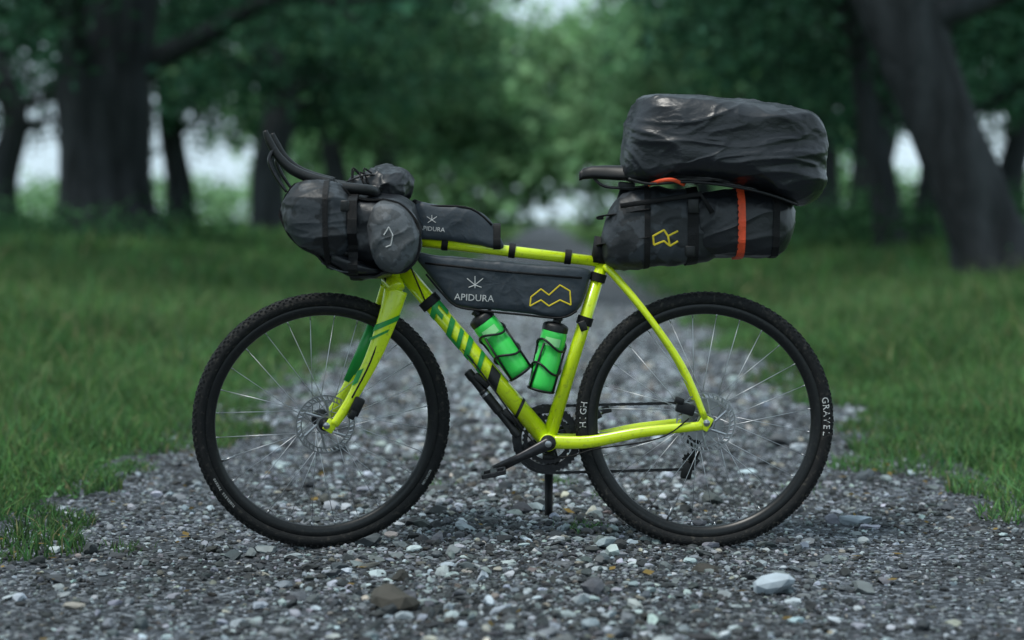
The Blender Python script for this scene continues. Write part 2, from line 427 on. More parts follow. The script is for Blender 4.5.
# cockpit
part('steerer_spacers',lathe(HT,HT+ax*0.03,[(0,0.017),(0.05,0.0185),(0.95,0.0185),(1,0.016)]),BLK,M=SB,sharp=40)
HC=P(376,192)
part('stem',tube([HT+ax*0.045,HC],[0.018,0.015,0.017],None,18),BLK,M=SB)
part('stem_cap',lathe(HT+ax*0.02,HT+ax*0.07,[(0,0.018),(0.9,0.018),(1,0.014)]),BLK,M=SB,sharp=40)
def o3(s): return lambda px,py,y: P(px,py)+Vector((0,y*s,0))
for s in(-1,1):
    o=o3(s)
    part('handlebar_drop',tube(smooth_path([o(376,192,0.10),o(374,190,0.16),o(366,188,0.188),o(345,186,0.195),o(322,184,0.197),o(306,192,0.198),o(300,212,0.20),o(304,234,0.205),o(322,246,0.21),o(352,248,0.21)],5),0.0145,None,14),BLK,M=SB)
    part('brake_hood',tube(smooth_path([o(334,182,0.196),o(312,176,0.196),o(295,168,0.196),o(283,156,0.195),o(275,142,0.194),o(271,132,0.194)],5),[0.014,0.014,0.013,0.011,0.010,0.006],[0.014,0.014,0.013,0.012,0.010,0.006],16,ref=YA),BLK,M=SB)
    part('brake_lever',tube(smooth_path([o(280,148,0.196),o(275,160,0.20),o(281,175,0.204),o(291,190,0.207)],5),[0.005,0.006,0.005,0.004],[0.009,0.009,0.008,0.006],12,ref=YA),DST,M=SB)
part('handlebar_top',tube([HC+Vector((0,-0.11,0)),HC,HC+Vector((0,0.11,0))],0.0158,None,16),BLK,M=SB)
part('brake_cable',tube(smooth_path([P(372,186,-0.1),P(356,180,-0.06),P(352,195,-0.02),P(372,250,-0.01),P(384,290,-0.035),P(368,350,-0.062),P(345,395,-0.068)],6),0.0024,None,8),WEB,M=SM)
part('gear_cable',tube(smooth_path([P(340,184,-0.18),P(372,174,-0.12),P(400,190,-0.05),P(402,240,-0.032),P(425,300,-0.03)],6),0.0022,None,8),WEB)
part('rear_brake_hose',tube(smooth_path([P(425,300,0.02),P(480,370,-0.028),P(545,452,-0.026),P(600,448,-0.05),P(660,438,-0.06),P(690,418,-0.068)],6),0.0022,None,8),WEB)
part('front_brake_caliper',join(box(P(350,404,-0.063),(0.030,0.022,0.052),Matrix.Rotation(0.45,4,'Y'),0.005),box(P(345,412,-0.070),(0.018,0.02,0.026),Matrix.Rotation(0.45,4,'Y'),0.004)),BLK,M=SM,sharp=40)
part('rear_brake_caliper',join(box(P(686,408,-0.058),(0.052,0.022,0.030),Matrix.Rotation(0.3,4,'Y'),0.005),box(P(680,400,-0.066),(0.026,0.018,0.018),Matrix.Rotation(0.3,4,'Y'),0.004)),BLK,sharp=40)
def gear(C,y,r0,r1,teeth,th=0.002):
    V=[];F=[];n=teeth*4
    for yy in(y-th/2,y+th/2):
        for i in range(n):
            a=2*math.pi*i/n; r=r1 if i%4 in(0,1) else r1-0.0035
            V.append(C+Vector((r*math.cos(a),yy,r*math.sin(a))))
        for i in range(n):
            a=2*math.pi*i/n; V.append(C+Vector((r0*math.cos(a),yy,r0*math.sin(a))))
    for i in range(n):
        j=(i+1)%n
        F+=[(i,j,n+j,n+i),(2*n+i,3*n+i,3*n+j,2*n+j),(i,2*n+i,2*n+j,j),(n+i,n+j,3*n+j,3*n+i)]
    return V,F
part('chainring',join(gear(BB,0.046,0.072,0.094,46),gear(BB,0.040,0.055,0.070,34)),DST,False)
sp=[]
for i in range(4):
    a=math.radians(20+90*i); sp.append(tube([BB+Vector((0,0.05,0)),BB+Vector((0.076*math.cos(a),0.048,0.076*math.sin(a)))],[0.016,0.009],0.004,seg=8,ref=YA))
part('crank_spider',join(*sp),BLK)
ca=math.radians(207); L=0.165
CE=BB+Vector((L*math.cos(ca),-0.066,L*math.sin(ca)*0.95)); CF=BB+Vector((-L*math.cos(ca),0.066,-L*math.sin(ca)*0.95))
part('crank_arm',tube([BB+Vector((0.012,-0.055,0.005)),BB+Vector((0,-0.056,0)),CE.lerp(BB+Vector((0,-0.056,0)),0.5),CE],[0.012,0.018,0.012,0.013],[0.009,0.009,0.006,0.007],16,ref=YA),DST)
part('crank_arm_far',tube([BB+Vector((0,0.056,0)),CF],[0.018,0.012,0.013],[0.009,0.006,0.007],16,ref=YA),DST)
part('crank_bolt',lathe(BB+Vector((0,-0.068,0)),BB+Vector((0,-0.06,0)),[(0,0.006),(0.1,0.009),(1,0.010)]),SIL,sharp=40)
for c,s in((CE,-1),(CF,1)):
    pc=c+Vector((0,0.05*s,0)); R=Matrix.Rotation(math.radians(-12),4,'Y')
    fr=[box((0,0,0),(0.020,0.085,0.014),None,0.003)]
    for x in(-0.030,0.030): fr.append(box((x,0,0),(0.006,0.08,0.012),None,0.002))
    for y in(-0.038,0.038): fr.append(box((0,y,0),(0.062,0.006,0.012),None,0.002))
    part('pedal',tx(join(*fr),Matrix.Translation(pc)@R),DST,False)
    part('pedal_axle',tube([c,pc],0.005,None,10),SIL)
cas=[]
for i,r in enumerate([0.062,0.056,0.050,0.045,0.040,0.036,0.032,0.029,0.026]): cas.append(gear(RH,0.022+0.0035*i,0.014,r,int(r*360*0.7),0.0018))
part('cassette',join(*cas),SIL,False)
def chain(pts):
    out=[]; sp_=0.0127
    seglen=[(Vector(b)-Vector(a)).length for a,b in zip(pts,pts[1:])]; n=int(sum(seglen)/sp_)
    for i in range(n):
        d=i*sp_; k=0
        while d>seglen[k]: d-=seglen[k];k+=1
        a=Vector(pts[k]);b=Vector(pts[k+1]); u=(b-a).normalized(); p=a+u*(d+sp_/2)
        ang=math.atan2(u.z,u.x); w=0.0075 if i%2 else 0.005
        out.append(tx(box((0,0,0),(0.0145,w,0.0085 if i%2 else 0.007),Matrix.Rotation(-ang,4,'Y'),0),Matrix.Translation(p)))
    return join(*out)
JX=P(692,462,0.045); JU=P(696,442,0.045); cy=0.046
arc=[BB+Vector((0.094*math.cos(a),cy,0.094*math.sin(a))) for a in np.linspace(math.radians(80),math.radians(275),16)]
part('chain',chain([RH+Vector((0,cy,0.045))]+arc+[JX+Vector((0,0,-0.02)),JX+Vector((0.018,0,0)),JU+Vector((-0.012,0,0)),RH+Vector((0.03,cy,-0.036)),RH+Vector((0.046,cy,0))]),DST,False)
part('derailleur',join(gear(JX,0.045,0.006,0.021,11,0.003),gear(JU,0.045,0.006,0.021,11,0.003),tube([JX,JX.lerp(JU,0.5)+Vector((0.01,0,0)),JU],[0.012,0.010,0.014],0.009,12,ref=YA),tube([JU,P(704,436,0.055)],[0.015,0.012],0.012,12,ref=YA),box(P(688,470,0.05),(0.03,0.018,0.05),Matrix.Rotation(0.2,4,'Y'),0.005)),BLK)
KB=P(549,452,0.03); KF=Vector((P(549,510,0.42).x,0.42,0.012))
part('kickstand',join(tube([KB,KF],[0.012,0.012],None,12),box(KF,(0.045,0.03,0.024),None,0.005),box(P(549,456,0.01),(0.035,0.05,0.016),None,0.004)),BLK)
def cage(p0,p1,r=0.037):
    T=(p1-p0).normalized(); nn=YA.cross(T).normalized(); out=[]
    L=(p1-p0).length
    for t in(0.30,0.62):
        c=p0+T*L*t
        out.append(tube(smooth_path([c+nn*math.cos(a)*(r+0.003)+YA*math.sin(a)*(r+0.003)+T*0.012*math.sin(2*a) for a in np.linspace(0,2*math.pi,14,endpoint=False)],3,True),0.0032,0.0032,8,closed=True))
    for a in(2.5,-0.6,-2.5,1.57):
        out.append(tube([p0+nn*math.cos(a)*(r+0.003)+YA*math.sin(a)*(r+0.003),p0+T*L*0.63+nn*math.cos(a+0.35)*(r+0.003)+YA*math.sin(a+0.35)*(r+0.003)],0.003,None,8))
    out.append(lathe(p0-T*0.006,p0+T*0.002,[(0,r*0.6),(0.3,r),(1,r+0.003)]))
    return join(*out)
def bottle(nm,p0,p1,r=0.036):
    e=empty(nm)
    obj('body',lathe(p0,p1,[(0,r*0.85),(0.02,r*0.97),(0.08,r),(0.45,r),(0.48,r*0.93),(0.56,r*0.93),(0.59,r),(0.76,r),(0.80,r*0.96),(0.82,r*0.9)],32),BOT,e,sharp=50)
    obj('cap',lathe(p0,p1,[(0.80,r*0.93),(0.81,r*0.99),(0.875,r*0.99),(0.90,r*0.9),(0.925,r*0.55),(0.93,r*0.33),(0.96,r*0.33),(0.965,r*0.42),(0.99,r*0.40),(1,r*0.25)],32),BLK,e,sharp=40)
    T=(p1-p0).normalized(); nn=YA.cross(T).normalized()
    L=(p1-p0).length; V=[];F=[]
    for i in range(7):
        for j in range(9):
            a=math.radians(-35+70*j/8); V.append(p0+T*L*(0.61+0.11*i/6)+nn*math.sin(a)*(r+0.0008)-YA*math.cos(a)*(r+0.0008))
    for i in range(6):
        for j in range(8): q=i*9+j; F.append((q,q+1,q+10,q+9))
    obj('label',(V,F),BOTL,e)
B1a=P(521,372); B1b=P(475,309)
part('bottle_cage',cage(B1a,B1b),BLK); bottle('water_bottle',B1a,B1b)
B2a=P(541,389); B2b=P(558,316)
part('bottle_cage_rear',cage(B2a,B2b),BLK); bottle('water_bottle',B2a,B2b)
pe=empty('bicycle_pump')
p0=P(467,370,-0.0); p1=P(519,436,-0.0)
obj('barrel',lathe(p0,p1,[(0,0.008),(0.01,0.0125),(0.1,0.0135),(0.13,0.0115),(0.3,0.0115),(0.31,0.0135),(0.62,0.0135),(0.63,0.0115),(0.88,0.0115),(0.9,0.0135),(0.99,0.0125),(1,0.008)],20),BLK,pe,sharp=40)
obj('band',lathe(p0.lerp(p1,0.34),p0.lerp(p1,0.37),[(0,0.0138),(1,0.0138)],20),SIL,pe,sharp=40)
for t in(0.2,0.75):
    c=p0.lerp(p1,t); obj('bracket',box(c+Vector((0.012,0,0.010)),(0.016,0.03,0.05),Matrix.Rotation(math.radians(-50),4,'Y'),0.003),BLK,pe,sharp=40)

# ---------------------------------------------------------------- bags
def OUT(l,y=0): return [P(a,b,y) for a,b in l]
X_=Vector((1,0,0)); Z_=Vector((0,0,1))
fb=empty('frame_bag')
fbv=bag(OUT([(414,252),(440,254),(500,260),(560,265),(590,269),(589,282),(584,298),(576,311),(560,317),(520,313),(480,309),(455,305),(440,290),(424,270)],-0.03),0,0.034,n=5,amp=0.0036,sc=10,seed=1,res=160,rings=50,sm=4)
obj('body',fbv,BAGM,fb); fbb=bvh_of(fbv)
obj('print',join(text_on(fbb,'APIDURA',0.026,474,297,-0.034,3),*[line_on(fbb,[(475+a*8,283+b*6-2),(475,284)],-0.034,0.0012) for a,b in((-1,-.6),(1,-.6),(-.8,.9),(.8,.9),(0,-1),(0,1))]),WHT,fb,False)
obj('logo',join(line_on(fbb,[(530,305),(531,296),(541,288),(549,294),(560,284),(570,290),(571,304)],-0.034,0.0020),line_on(fbb,[(530,305),(541,299),(549,305),(560,299),(571,304)],-0.034,0.0020)),YLP,fb,False)
obj('zipper',tube([Vector((p.x,-0.0355,p.z)) for p in [P(425,262,-0.03),P(500,270,-0.03),P(582,277,-0.03)]],0.003,0.0015,8,ref=YA),WEB,fb)
obj('piping',tube(smooth_path([Vector((p.x,-0.027,p.z)) for p in OUT([(426,273),(441,291),(456,305),(480,309.5),(520,313.5),(560,317),(577,310)],-0.03)],4),0.003,None,8),WEB,fb)
def cuff(name,parent,c0,axis,r,w,m=WEB):
    a=Vector(axis).normalized()
    obj(name,lathe(c0-a*w/2,c0+a*w/2,[(0,r-0.002),(0.05,r),(0.95,r),(1,r-0.002)],24),m,parent,sharp=40)
cuff('strap_1',fb,DT0.lerp(BB,0.19),BB-DT0,0.0295,0.026)
for t in(0.03,0.27): cuff('strap_s',fb,ST.lerp(BB,0.06+t),BB-ST,0.022,0.024)
for px in(445,512,568):
    c=P(405,238).lerp(ST,(px-405)/198); c.z+=0.001
    cuff('strap_t',fb,c,X_+Vector((0,0,-0.11)),0.0205,0.018)
obj('strap_buckle',box(P(583,325,-0.03),(0.02,0.01,0.028),Matrix.Rotation(-0.35,4,'Y'),0.003),BLK,fb)
tb=empty('top_tube_bag')
tbv=bag(OUT([(402,237),(400,220),(405,207),(420,201),(440,203),(462,205),(480,210),(493,222),(501,238),(502,248),(480,245),(440,240)],-0.02),0,0.032,n=4,amp=0.0034,sc=11,seed=3,res=130,rings=44,sm=4)
obj('body',tbv,BAGM,tb); tbb=bvh_of(tbv)
obj('print',join(text_on(tbb,'APIDURA',0.017,432,228,-0.03,5),*[line_on(tbb,[(432+a*5,218+b*4),(432,219)],-0.03,0.0009) for a,b in((-1,-.6),(1,-.6),(-.8,.9),(.8,.9),(0,-1))]),WHT,tb,False)
obj('zipper',tube(smooth_path([Vector((p.x,-0.022,p.z)) for p in OUT([(408,207),(440,205),(472,208),(492,224)],-0.02)],4),0.003,0.002,8,ref=YA),WEB,tb)
obj('strap_1',strap(tbb,P(497,246),Vector((0,1,0)),Z_,X_,0.02,0.003),WEB,tb,False)
obj('strap_2',strap(tbb,P(409,226),Vector((0,1,0)),Z_,X_,0.018,0.003),WEB,tb,False)
hb=empty('handlebar_bag')
R1=bag(OUT([(300,184),(340,190),(380,192),(408,200),(420,228),(415,258),(396,273),(360,272),(325,258),(300,243),(288,218),(290,195)],-0.15),0.0,0.25,n=3.5,amp=0.011,sc=6.5,seed=5,res=150,rings=70)
R2=bag(OUT([(280,204),(288,187),(308,178),(332,180),(348,194),(355,222),(350,248),(334,257),(312,252),(292,242),(280,225)],-0.28),-0.215,0.09,n=2.6,amp=0.011,sc=8,seed=8,res=190,rings=90,stretch=(0.45,1,1.4),fine=0.12)
R3=bag(OUT([(368,208),(382,198),(402,202),(416,218),(421,242),(412,264),(394,273),(376,266),(365,245),(362,222)],-0.26),-0.20,0.075,n=3,amp=0.006,sc=10,seed=11,res=120,rings=50)
R4=bag(OUT([(318,240),(340,244),(372,262),(392,270),(384,277),(356,276),(330,264),(316,252)],-0.1),-0.06,0.2,n=3,amp=0.006,sc=10,seed=12,res=100,rings=40)
obj('roll',R1,BAGD,hb); obj('stuff_sack_end',R2,CAMO,hb); obj('roll_end_cap',R3,CAMG,hb); obj('lower_pouch',R4,BAGD,hb)
hbb=bvh_of(R1,R2,R3,R4)
obj('strap_1',strap(hbb,P(358,230,-0.22),X_,Z_,YA,0.022,0.003),WEB,hb,False)
obj('strap_2',strap(hbb,P(352,228,0.1),X_,Z_,YA,0.025,0.003),WEB,hb,False)
obj('strap_3',strap(hbb,P(333,225,-0.1),YA,Z_,(X_+Z_*0.1).normalized(),0.014,0.003),WEB,hb,False)
obj('strap_4',strap(hbb,P(358,232,-0.1),YA,Z_,X_,0.024,0.004),WEB,hb,False)
obj('buckle',box(P(345,205,-0.31),(0.022,0.012,0.03),None,0.004),BLK,hb)
R5=bag(OUT([(348,177),(372,168),(394,166),(410,171),(411,188),(402,202),(372,203),(353,195)],-0.08),-0.04,0.09,n=2.6,amp=0.014,sc=13,seed=14,res=110,rings=50)
obj('accessory_pouch',R5,BAGD,hb)
for i in range(4):
    x=350+45*random.random()
    obj('cord',tube(smooth_path([P(x,184,-0.13),P(x+random.uniform(-6,8),168+random.uniform(-1,6),-0.12),P(x+14,182,-0.1)],5),0.0026,None,6),WEB,hb)
obj('drawcord',tube(smooth_path([P(322,262,-0.2),P(340,270,-0.24),P(356,270,-0.24),P(352,262,-0.22)],5),0.0022,None,6),CAMG,hb)
hbf=bvh_of(R3)
obj('print',line_on(hbf,[(384,234),(389,226),(393,234),(391,244),(386,246)],-0.27,0.0014),WHT,hb,False)
sb=empty('saddle_bag')
S1=bag(OUT([(601,242),(606,215),(620,196),(642,187),(675,188),(705,192),(722,205),(724,240),(712,260),(680,264),(650,268),(622,270),(604,264)],-0.06),0,0.085,n=3.2,amp=0.008,sc=8,seed=21,res=150,rings=60)
S2=bag(OUT([(690,196),(715,188),(755,187),(785,192),(797,206),(799,225),(792,246),(772,257),(735,258),(705,258),(690,250),(684,225)],-0.08),0,0.105,n=2.8,amp=0.010,sc=7.5,seed=24,stretch=(0.5,1,1.2),res=170,rings=74,fine=0.1)
obj('seat_pack',S1,CAMO,sb); obj('roll_closure',S2,BAGD,sb)
s1b=bvh_of(S1); s12=bvh_of(S1,S2)
obj('logo',join(line_on(s1b,[(654,244),(653,235),(664,229),(668,235),(678,230)],-0.09,0.0026),line_on(s1b,[(654,244),(664,240),(670,245),(668,235)],-0.09,0.0026),line_on(s1b,[(670,245),(678,240)],-0.09,0.0026)),YLP,sb,False)
obj('strap_1',strap(s12,P(690,225),YA,Z_,(X_+Z_*0.15).normalized(),0.03,0.003),WEB,sb,False)
obj('strap_2',strap(s12,P(645,225),YA,Z_,(X_+Z_*0.2).normalized(),0.016,0.003),WEB,sb,False)
obj('strap_3',strap(s12,P(771,223),YA,Z_,X_,0.018,0.003),WEB,sb,False)
for py in(212,240):
    obj('seatpost_strap',tube(smooth_path([P(600,py+6),P(602,py+3,-0.035),P(625,py,-0.06),P(650,py-4,-0.088)],4),0.010,0.0025,8,ref=Z_),WEB,sb)
obj('post_cuff',tube([P(603,236),P(599,262)],0.022,0.024,14),WEB,sb)
obj('compression_strap',tube([P(620,205,-0.085),P(700,193,-0.1),P(712,212,-0.112)],0.007,0.002,8,ref=YA),WEB,sb)
obj('buckle_1',box(P(693,205,-0.098),(0.03,0.01,0.04),None,0.004),BLK,sb); obj('buckle_2',box(P(690,250,-0.085),(0.028,0.01,0.03),None,0.004),BLK,sb)
rb=empty('dry_bag')
U1=bag(OUT([(622,166),(624,140),(634,112),(648,97),(680,94),(730,96),(790,102),(820,112),(830,135),(831,165),(828,188),(812,202),(795,203),(770,192),(735,184),(690,180),(650,182),(628,180)],-0.12),0,0.17,n=3.4,amp=0.014,sc=5.0,seed=35,stretch=(0.7,1,1.5),res=300,rings=130,fine=0.16)
obj('body',U1,RAIN,rb)
uall=bvh_of(S2,S1)
hem=[(628,178),(650,183),(690,181),(735,186),(770,194),(797,204)]
obj('hem',tube(smooth_path([P(a,b,-0.135) for a,b in hem],5),0.005,0.004,8),BLK,rb)
obj('compression_strap',strap(uall,P(737,220),YA,Z_,(X_+Z_*0.03).normalized(),0.020,0.005,th=0.002),ORG,rb,False)
obj('lashing_strap',tube(smooth_path([P(648,184,-0.10),P(660,180,-0.15),P(672,179,-0.16),P(684,184,-0.12)],5),0.005,0.002,8,ref=YA),ORG,rb)
dots=[]
for i in range(11):
    w=P(737.5,186+i*6.2,-0.1); h=uall.ray_cast(Vector((w.x,-2,w.z)),YA)
    if h[0] is not None: dots.append(box(Vector((w.x,h[0].y-0.0075,w.z)),(0.004,0.003,0.005),None,0))
if dots: obj('strap_holes',join(*dots),WEB,rb,False)

# ---------------------------------------------------------------- terrain
def xc(y): return 0.055+0.018*y
HW=1.465
def sstep(t): t=np.clip(t,0,1); return t*t*(3-2*t)
def wob(x,y): return 0.5*np.sin(1.3*x+0.7*y)+0.3*np.sin(2.9*y-1.1*x+1)+0.35*np.sin(5.1*x+3.3*y+2)+0.25*np.sin(7.7*y+4.1*x)
def hgt(x,y):
    u=x-xc(y); d=np.abs(u)-HW
    h=0.45*sstep(d/5.2)+0.022*wob(x,y)*sstep(d/0.8)
    h=h+0.018*np.exp(-(u/0.35)**2)-0.012*np.exp(-((np.abs(u)-0.8)/0.28)**2)+0.003*wob(x*3,y*3)
    return h
def grid(xs,ys,zf):
    Xg,Yg=np.meshgrid(xs,ys); Zg=zf(Xg,Yg); V=np.stack([Xg.ravel(),Yg.ravel(),Zg.ravel()],1)
    nx=len(xs);ny=len(ys); i,j=np.meshgrid(np.arange(nx-1),np.arange(ny-1)); a=(j*nx+i).ravel()
    return V,np.stack([a,a+1,a+nx+1,a+nx],1)
gm,n,l,b=nt('ground_soil_grass')
tc=n.new('ShaderNodeTexCoord'); a1=n.new('ShaderNodeTexNoise'); a1.inputs['Scale'].default_value=0.6; a1.inputs['Detail'].default_value=6
a2=n.new('ShaderNodeTexNoise'); a2.inputs['Scale'].default_value=25; a2.inputs['Detail'].default_value=4
l.new(tc.outputs['Object'],a1.inputs[0]); l.new(tc.outputs['Object'],a2.inputs[0])
r=n.new('ShaderNodeValToRGB'); r.color_ramp.elements[0].color=(0.040,0.090,0.030,1); r.color_ramp.elements[1].color=(0.14,0.23,0.08,1); r.color_ramp.elements[0].position=0.35; r.color_ramp.elements[1].position=0.65
l.new(a1.outputs[0],r.inputs[0])
mx=n.new('ShaderNodeMix'); mx.data_type='RGBA'; mx.blend_type='MULTIPLY'; mx.inputs[0].default_value=0.8
r2=n.new('ShaderNodeValToRGB'); r2.color_ramp.elements[0].color=(0.4,0.4,0.4,1); r2.color_ramp.elements[1].color=(1,1,1,1); r2.color_ramp.elements[0].position=0.35; r2.color_ramp.elements[1].position=0.65
l.new(a2.outputs[0],r2.inputs[0]); l.new(r.outputs[0],mx.inputs[6]); l.new(r2.outputs[0],mx.inputs[7]); l.new(mx.outputs[2],b.inputs['Base Color'])
b.inputs['Roughness'].default_value=0.95; b.inputs['Specular IOR Level'].default_value=0.1
xs=np.concatenate([[-600,-300,-150,-80,-45,-28,-20,-15,-12,-10],np.arange(-8.5,8.6,0.17),[10,12,15,20,28,45,80,150,300,600]])
ys=np.concatenate([[-60,-30,-18],np.arange(-12,20,0.25),np.arange(20,60,1.5),np.arange(60,200,6),[220,260,320,420,600,900]])
def gz(x,y):
    d=np.abs(x-xc(y))-HW
    return hgt(x,y)-0.035*(1-sstep((d-0.02)/0.2))
V,F=grid(xs,ys,gz); mesh_np('ground',V,F,gm,smooth=True)
rm,n,l,b=nt('gravel_surface')
tc=n.new('ShaderNodeTexCoord')
v1=n.new('ShaderNodeTexVoronoi'); v1.inputs['Scale'].default_value=75
v2=n.new('ShaderNodeTexVoronoi'); v2.inputs['Scale'].default_value=28
n1=n.new('ShaderNodeTexNoise'); n1.inputs['Scale'].default_value=1.6; n1.inputs['Detail'].default_value=6
for q in(v1,v2,n1): l.new(tc.outputs['Object'],q.inputs['Vector'])
sepc=n.new('ShaderNodeSeparateColor'); l.new(v1.outputs['Color'],sepc.inputs[0])
r=n.new('ShaderNodeValToRGB'); e=r.color_ramp.elements; e[0].color=(0.020,0.024,0.029,1); e[0].position=0.1; e[1].color=(0.26,0.285,0.31,1); e[1].position=1
e2=r.color_ramp.elements.new(0.7); e2.color=(0.075,0.085,0.098,1)
l.new(sepc.outputs[0],r.inputs[0])
r2=n.new('ShaderNodeValToRGB'); r2.color_ramp.elements[0].color=(0.5,0.5,0.48,1); r2.color_ramp.elements[0].position=0.35; r2.color_ramp.elements[1].color=(1.3,1.3,1.35,1); r2.color_ramp.elements[1].position=0.65
l.new(n1.outputs[0],r2.inputs[0])
mx=n.new('ShaderNodeMix'); mx.data_type='RGBA'; mx.blend_type='MULTIPLY'; mx.inputs[0].default_value=1
l.new(r.outputs[0],mx.inputs[6]); l.new(r2.outputs[0],mx.inputs[7]); l.new(mx.outputs[2],b.inputs['Base Color'])
b.inputs['Roughness'].default_value=0.8; b.inputs['Specular IOR Level'].default_value=0.35
bu=n.new('ShaderNodeBump'); bu.inputs['Strength'].default_value=1; bu.inputs['Distance'].default_value=0.012; bu.invert=True
ad=n.new('ShaderNodeMath'); ad.operation='ADD'; l.new(v1.outputs['Distance'],ad.inputs[0]); l.new(v2.outputs['Distance'],ad.inputs[1])
l.new(ad.outputs[0],bu.inputs['Height']); l.new(bu.outputs[0],b.inputs['Normal'])
def hwr(y): return HW+0.14+0.35*(1-sstep((y+2.0)/3.0))     # the track widens a little in front of the bicycle
us=np.linspace(-1,1,70); ys=np.concatenate([np.arange(-12,12,0.08),np.arange(12,60,0.5),np.arange(60,400,4)])
V,F=grid(us,ys,lambda x,y:x*0)
uu=V[:,0].copy(); V[:,0]=uu*hwr(V[:,1])+xc(V[:,1]); V[:,2]=hgt(V[:,0],V[:,1])+0.012*sstep((np.abs(uu)*hwr(V[:,1])-HW)/0.1)-0.06*(np.abs(uu)>0.99)
mesh_np('gravel_road',V,F,rm,smooth=True)
def ico(sub):
    bm=bmesh.new(); bmesh.ops.create_icosphere(bm,subdivisions=sub,radius=1); bm.verts.ensure_lookup_table()
    v=np.array([q.co[:] for q in bm.verts]); f=np.array([[w.index for w in q.verts] for q in bm.faces]); bm.free(); return v,f
def stones(xy,size,sub,nvar=24,cr=(0.06,0.30),pw=3.0):
    bv,bf=ico(sub); N=len(xy); nv=len(bv)
    var=[]
    for k in range(nvar):
        v=bv.copy()
        for q in range(7 if sub>1 else 3):
            nn=RNG.normal(size=3); nn/=np.linalg.norm(nn); c=RNG.uniform(0.35,0.75)
            d=v@nn; v-=np.outer(np.maximum(d-c,0),nn)
        v*=1+RNG.uniform(-0.12,0.12,(nv,1)); var.append(v)
    var=np.array(var); idx=RNG.integers(0,nvar,N)
    sc=np.stack([RNG.uniform(0.8,1.45,N),RNG.uniform(0.55,1.0,N),RNG.uniform(0.4,0.8,N)],1)*size[:,None]
    W=var[idx]*sc[:,None,:]
    a=RNG.uniform(0,2*np.pi,N); t=RNG.normal(0,0.28,N)
    c,s=np.cos(t),np.sin(t); Y=W[:,:,1]*c[:,None]-W[:,:,2]*s[:,None]; Z=W[:,:,1]*s[:,None]+W[:,:,2]*c[:,None]; Xx=W[:,:,0]
    c,s=np.cos(a)[:,None],np.sin(a)[:,None]
    V=np.stack([Xx*c-Y*s,Xx*s+Y*c,Z],2)
    V[:,:,0]+=xy[:,0:1]; V[:,:,1]+=xy[:,1:2]; V[:,:,2]+=(hgt(xy[:,0],xy[:,1])+size*RNG.uniform(0.05,0.35,N))[:,None]
    F=(bf[None]+ (np.arange(N)*nv)[:,None,None]).reshape(-1,3)
    br=cr[0]+(cr[1]-cr[0])*RNG.random(N)**pw
    hue=RNG.normal(0,0.04,(N,3))+np.array([0.88,0.99,1.07]); warm=RNG.random(N)<0.06; hue[warm]*=np.array([1.2,1.0,0.8])
    C=np.repeat((br[:,None]*hue)[:,None,:],nv,1)*RNG.uniform(0.85,1.15,(N,nv,1))
    return V.reshape(-1,3),F,C.reshape(-1,3)
def road_pts(N,y0,y1,conc=None):
    y=RNG.uniform(y0,y1,N); u=RNG.uniform(-1,1,N)*(hwr(y)-0.08)
    if conc is not None:
        keep=RNG.random(N)<conc(u,y); y=y[keep];u=u[keep]
    return np.stack([u+xc(y),y],1),u
def cc(u,y):
    pat=0.5+0.5*np.sin(2.3*y+3*u)*np.sin(3.7*u+1.1*y)
    return np.clip(0.28+0.75*np.exp(-(u/0.5)**2)+0.25*pat,0,1)
def catmesh(name,G,m):
    off=0;Vs=[];Fs=[];Cs=[]
    for v,f,c in G: Vs.append(v);Fs.append(f+off);Cs.append(c);off+=len(v)
    return mesh_np(name,np.concatenate(Vs),np.concatenate(Fs),m,np.concatenate(Cs))
parts=[]
xy,u=road_pts(85000,-2.2,3.0,cc); parts.append(stones(xy,RNG.lognormal(math.log(0.0062),0.38,len(xy)),1,cr=(0.024,0.40)))
xy,u=road_pts(16000,-2.2,5,lambda u,y:np.clip(0.12+0.88*np.exp(-(u/0.55)**2),0,1)); parts.append(stones(xy,RNG.lognormal(math.log(0.0125),0.42,len(xy)),2,cr=(0.030,0.55)))
xy,u=road_pts(900,-2.2,7,lambda u,y:np.clip(0.25+0.75*np.exp(-(u/0.7)**2),0,1)); parts.append(stones(xy,RNG.lognormal(math.log(0.021),0.30,len(xy)),2,cr=(0.05,0.45),pw=2.2))
xy,u=road_pts(40000,3.0,14,cc); parts.append(stones(xy,RNG.lognormal(math.log(0.014),0.35,len(xy)),1,cr=(0.05,0.50),pw=2.3))
STM=attr_mat('stone',0.7,0,0.4)
catmesh('gravel',parts,STM)
# ---------------------------------------------------------------- grass
def blades(x,y,hh,w,col):
    N=len(x); z=hgt(x,y)-0.01; a=RNG.uniform(0,2*np.pi,N); le=RNG.uniform(0.15,0.9,N)*hh; la=RNG.uniform(0,2*np.pi,N)
    sx,sy=np.cos(a)*w/2,np.sin(a)*w/2; dx,dy=np.cos(la)*le,np.sin(la)*le
    def pt(t,k): return np.stack([x+dx*t*t+sx*k,y+dy*t*t+sy*k,z+hh*(t-0.25*t*t*(le/hh))],1)
    V=np.stack([pt(0,-1),pt(0,1),pt(0.55,-0.8),pt(0.55,0.8),pt(1,0.08),pt(1,-0.08)],1).reshape(-1,3)
    o=(np.arange(N)*6)[:,None]
    F=np.concatenate([o+np.array([[0,1,3,2]]),o+np.array([[2,3,4,5]])])
    sh=RNG.uniform(0.85,1.15,(N,6)); C=(col[:,None,:]*sh[:,:,None]).reshape(-1,3)
    return V,F,C
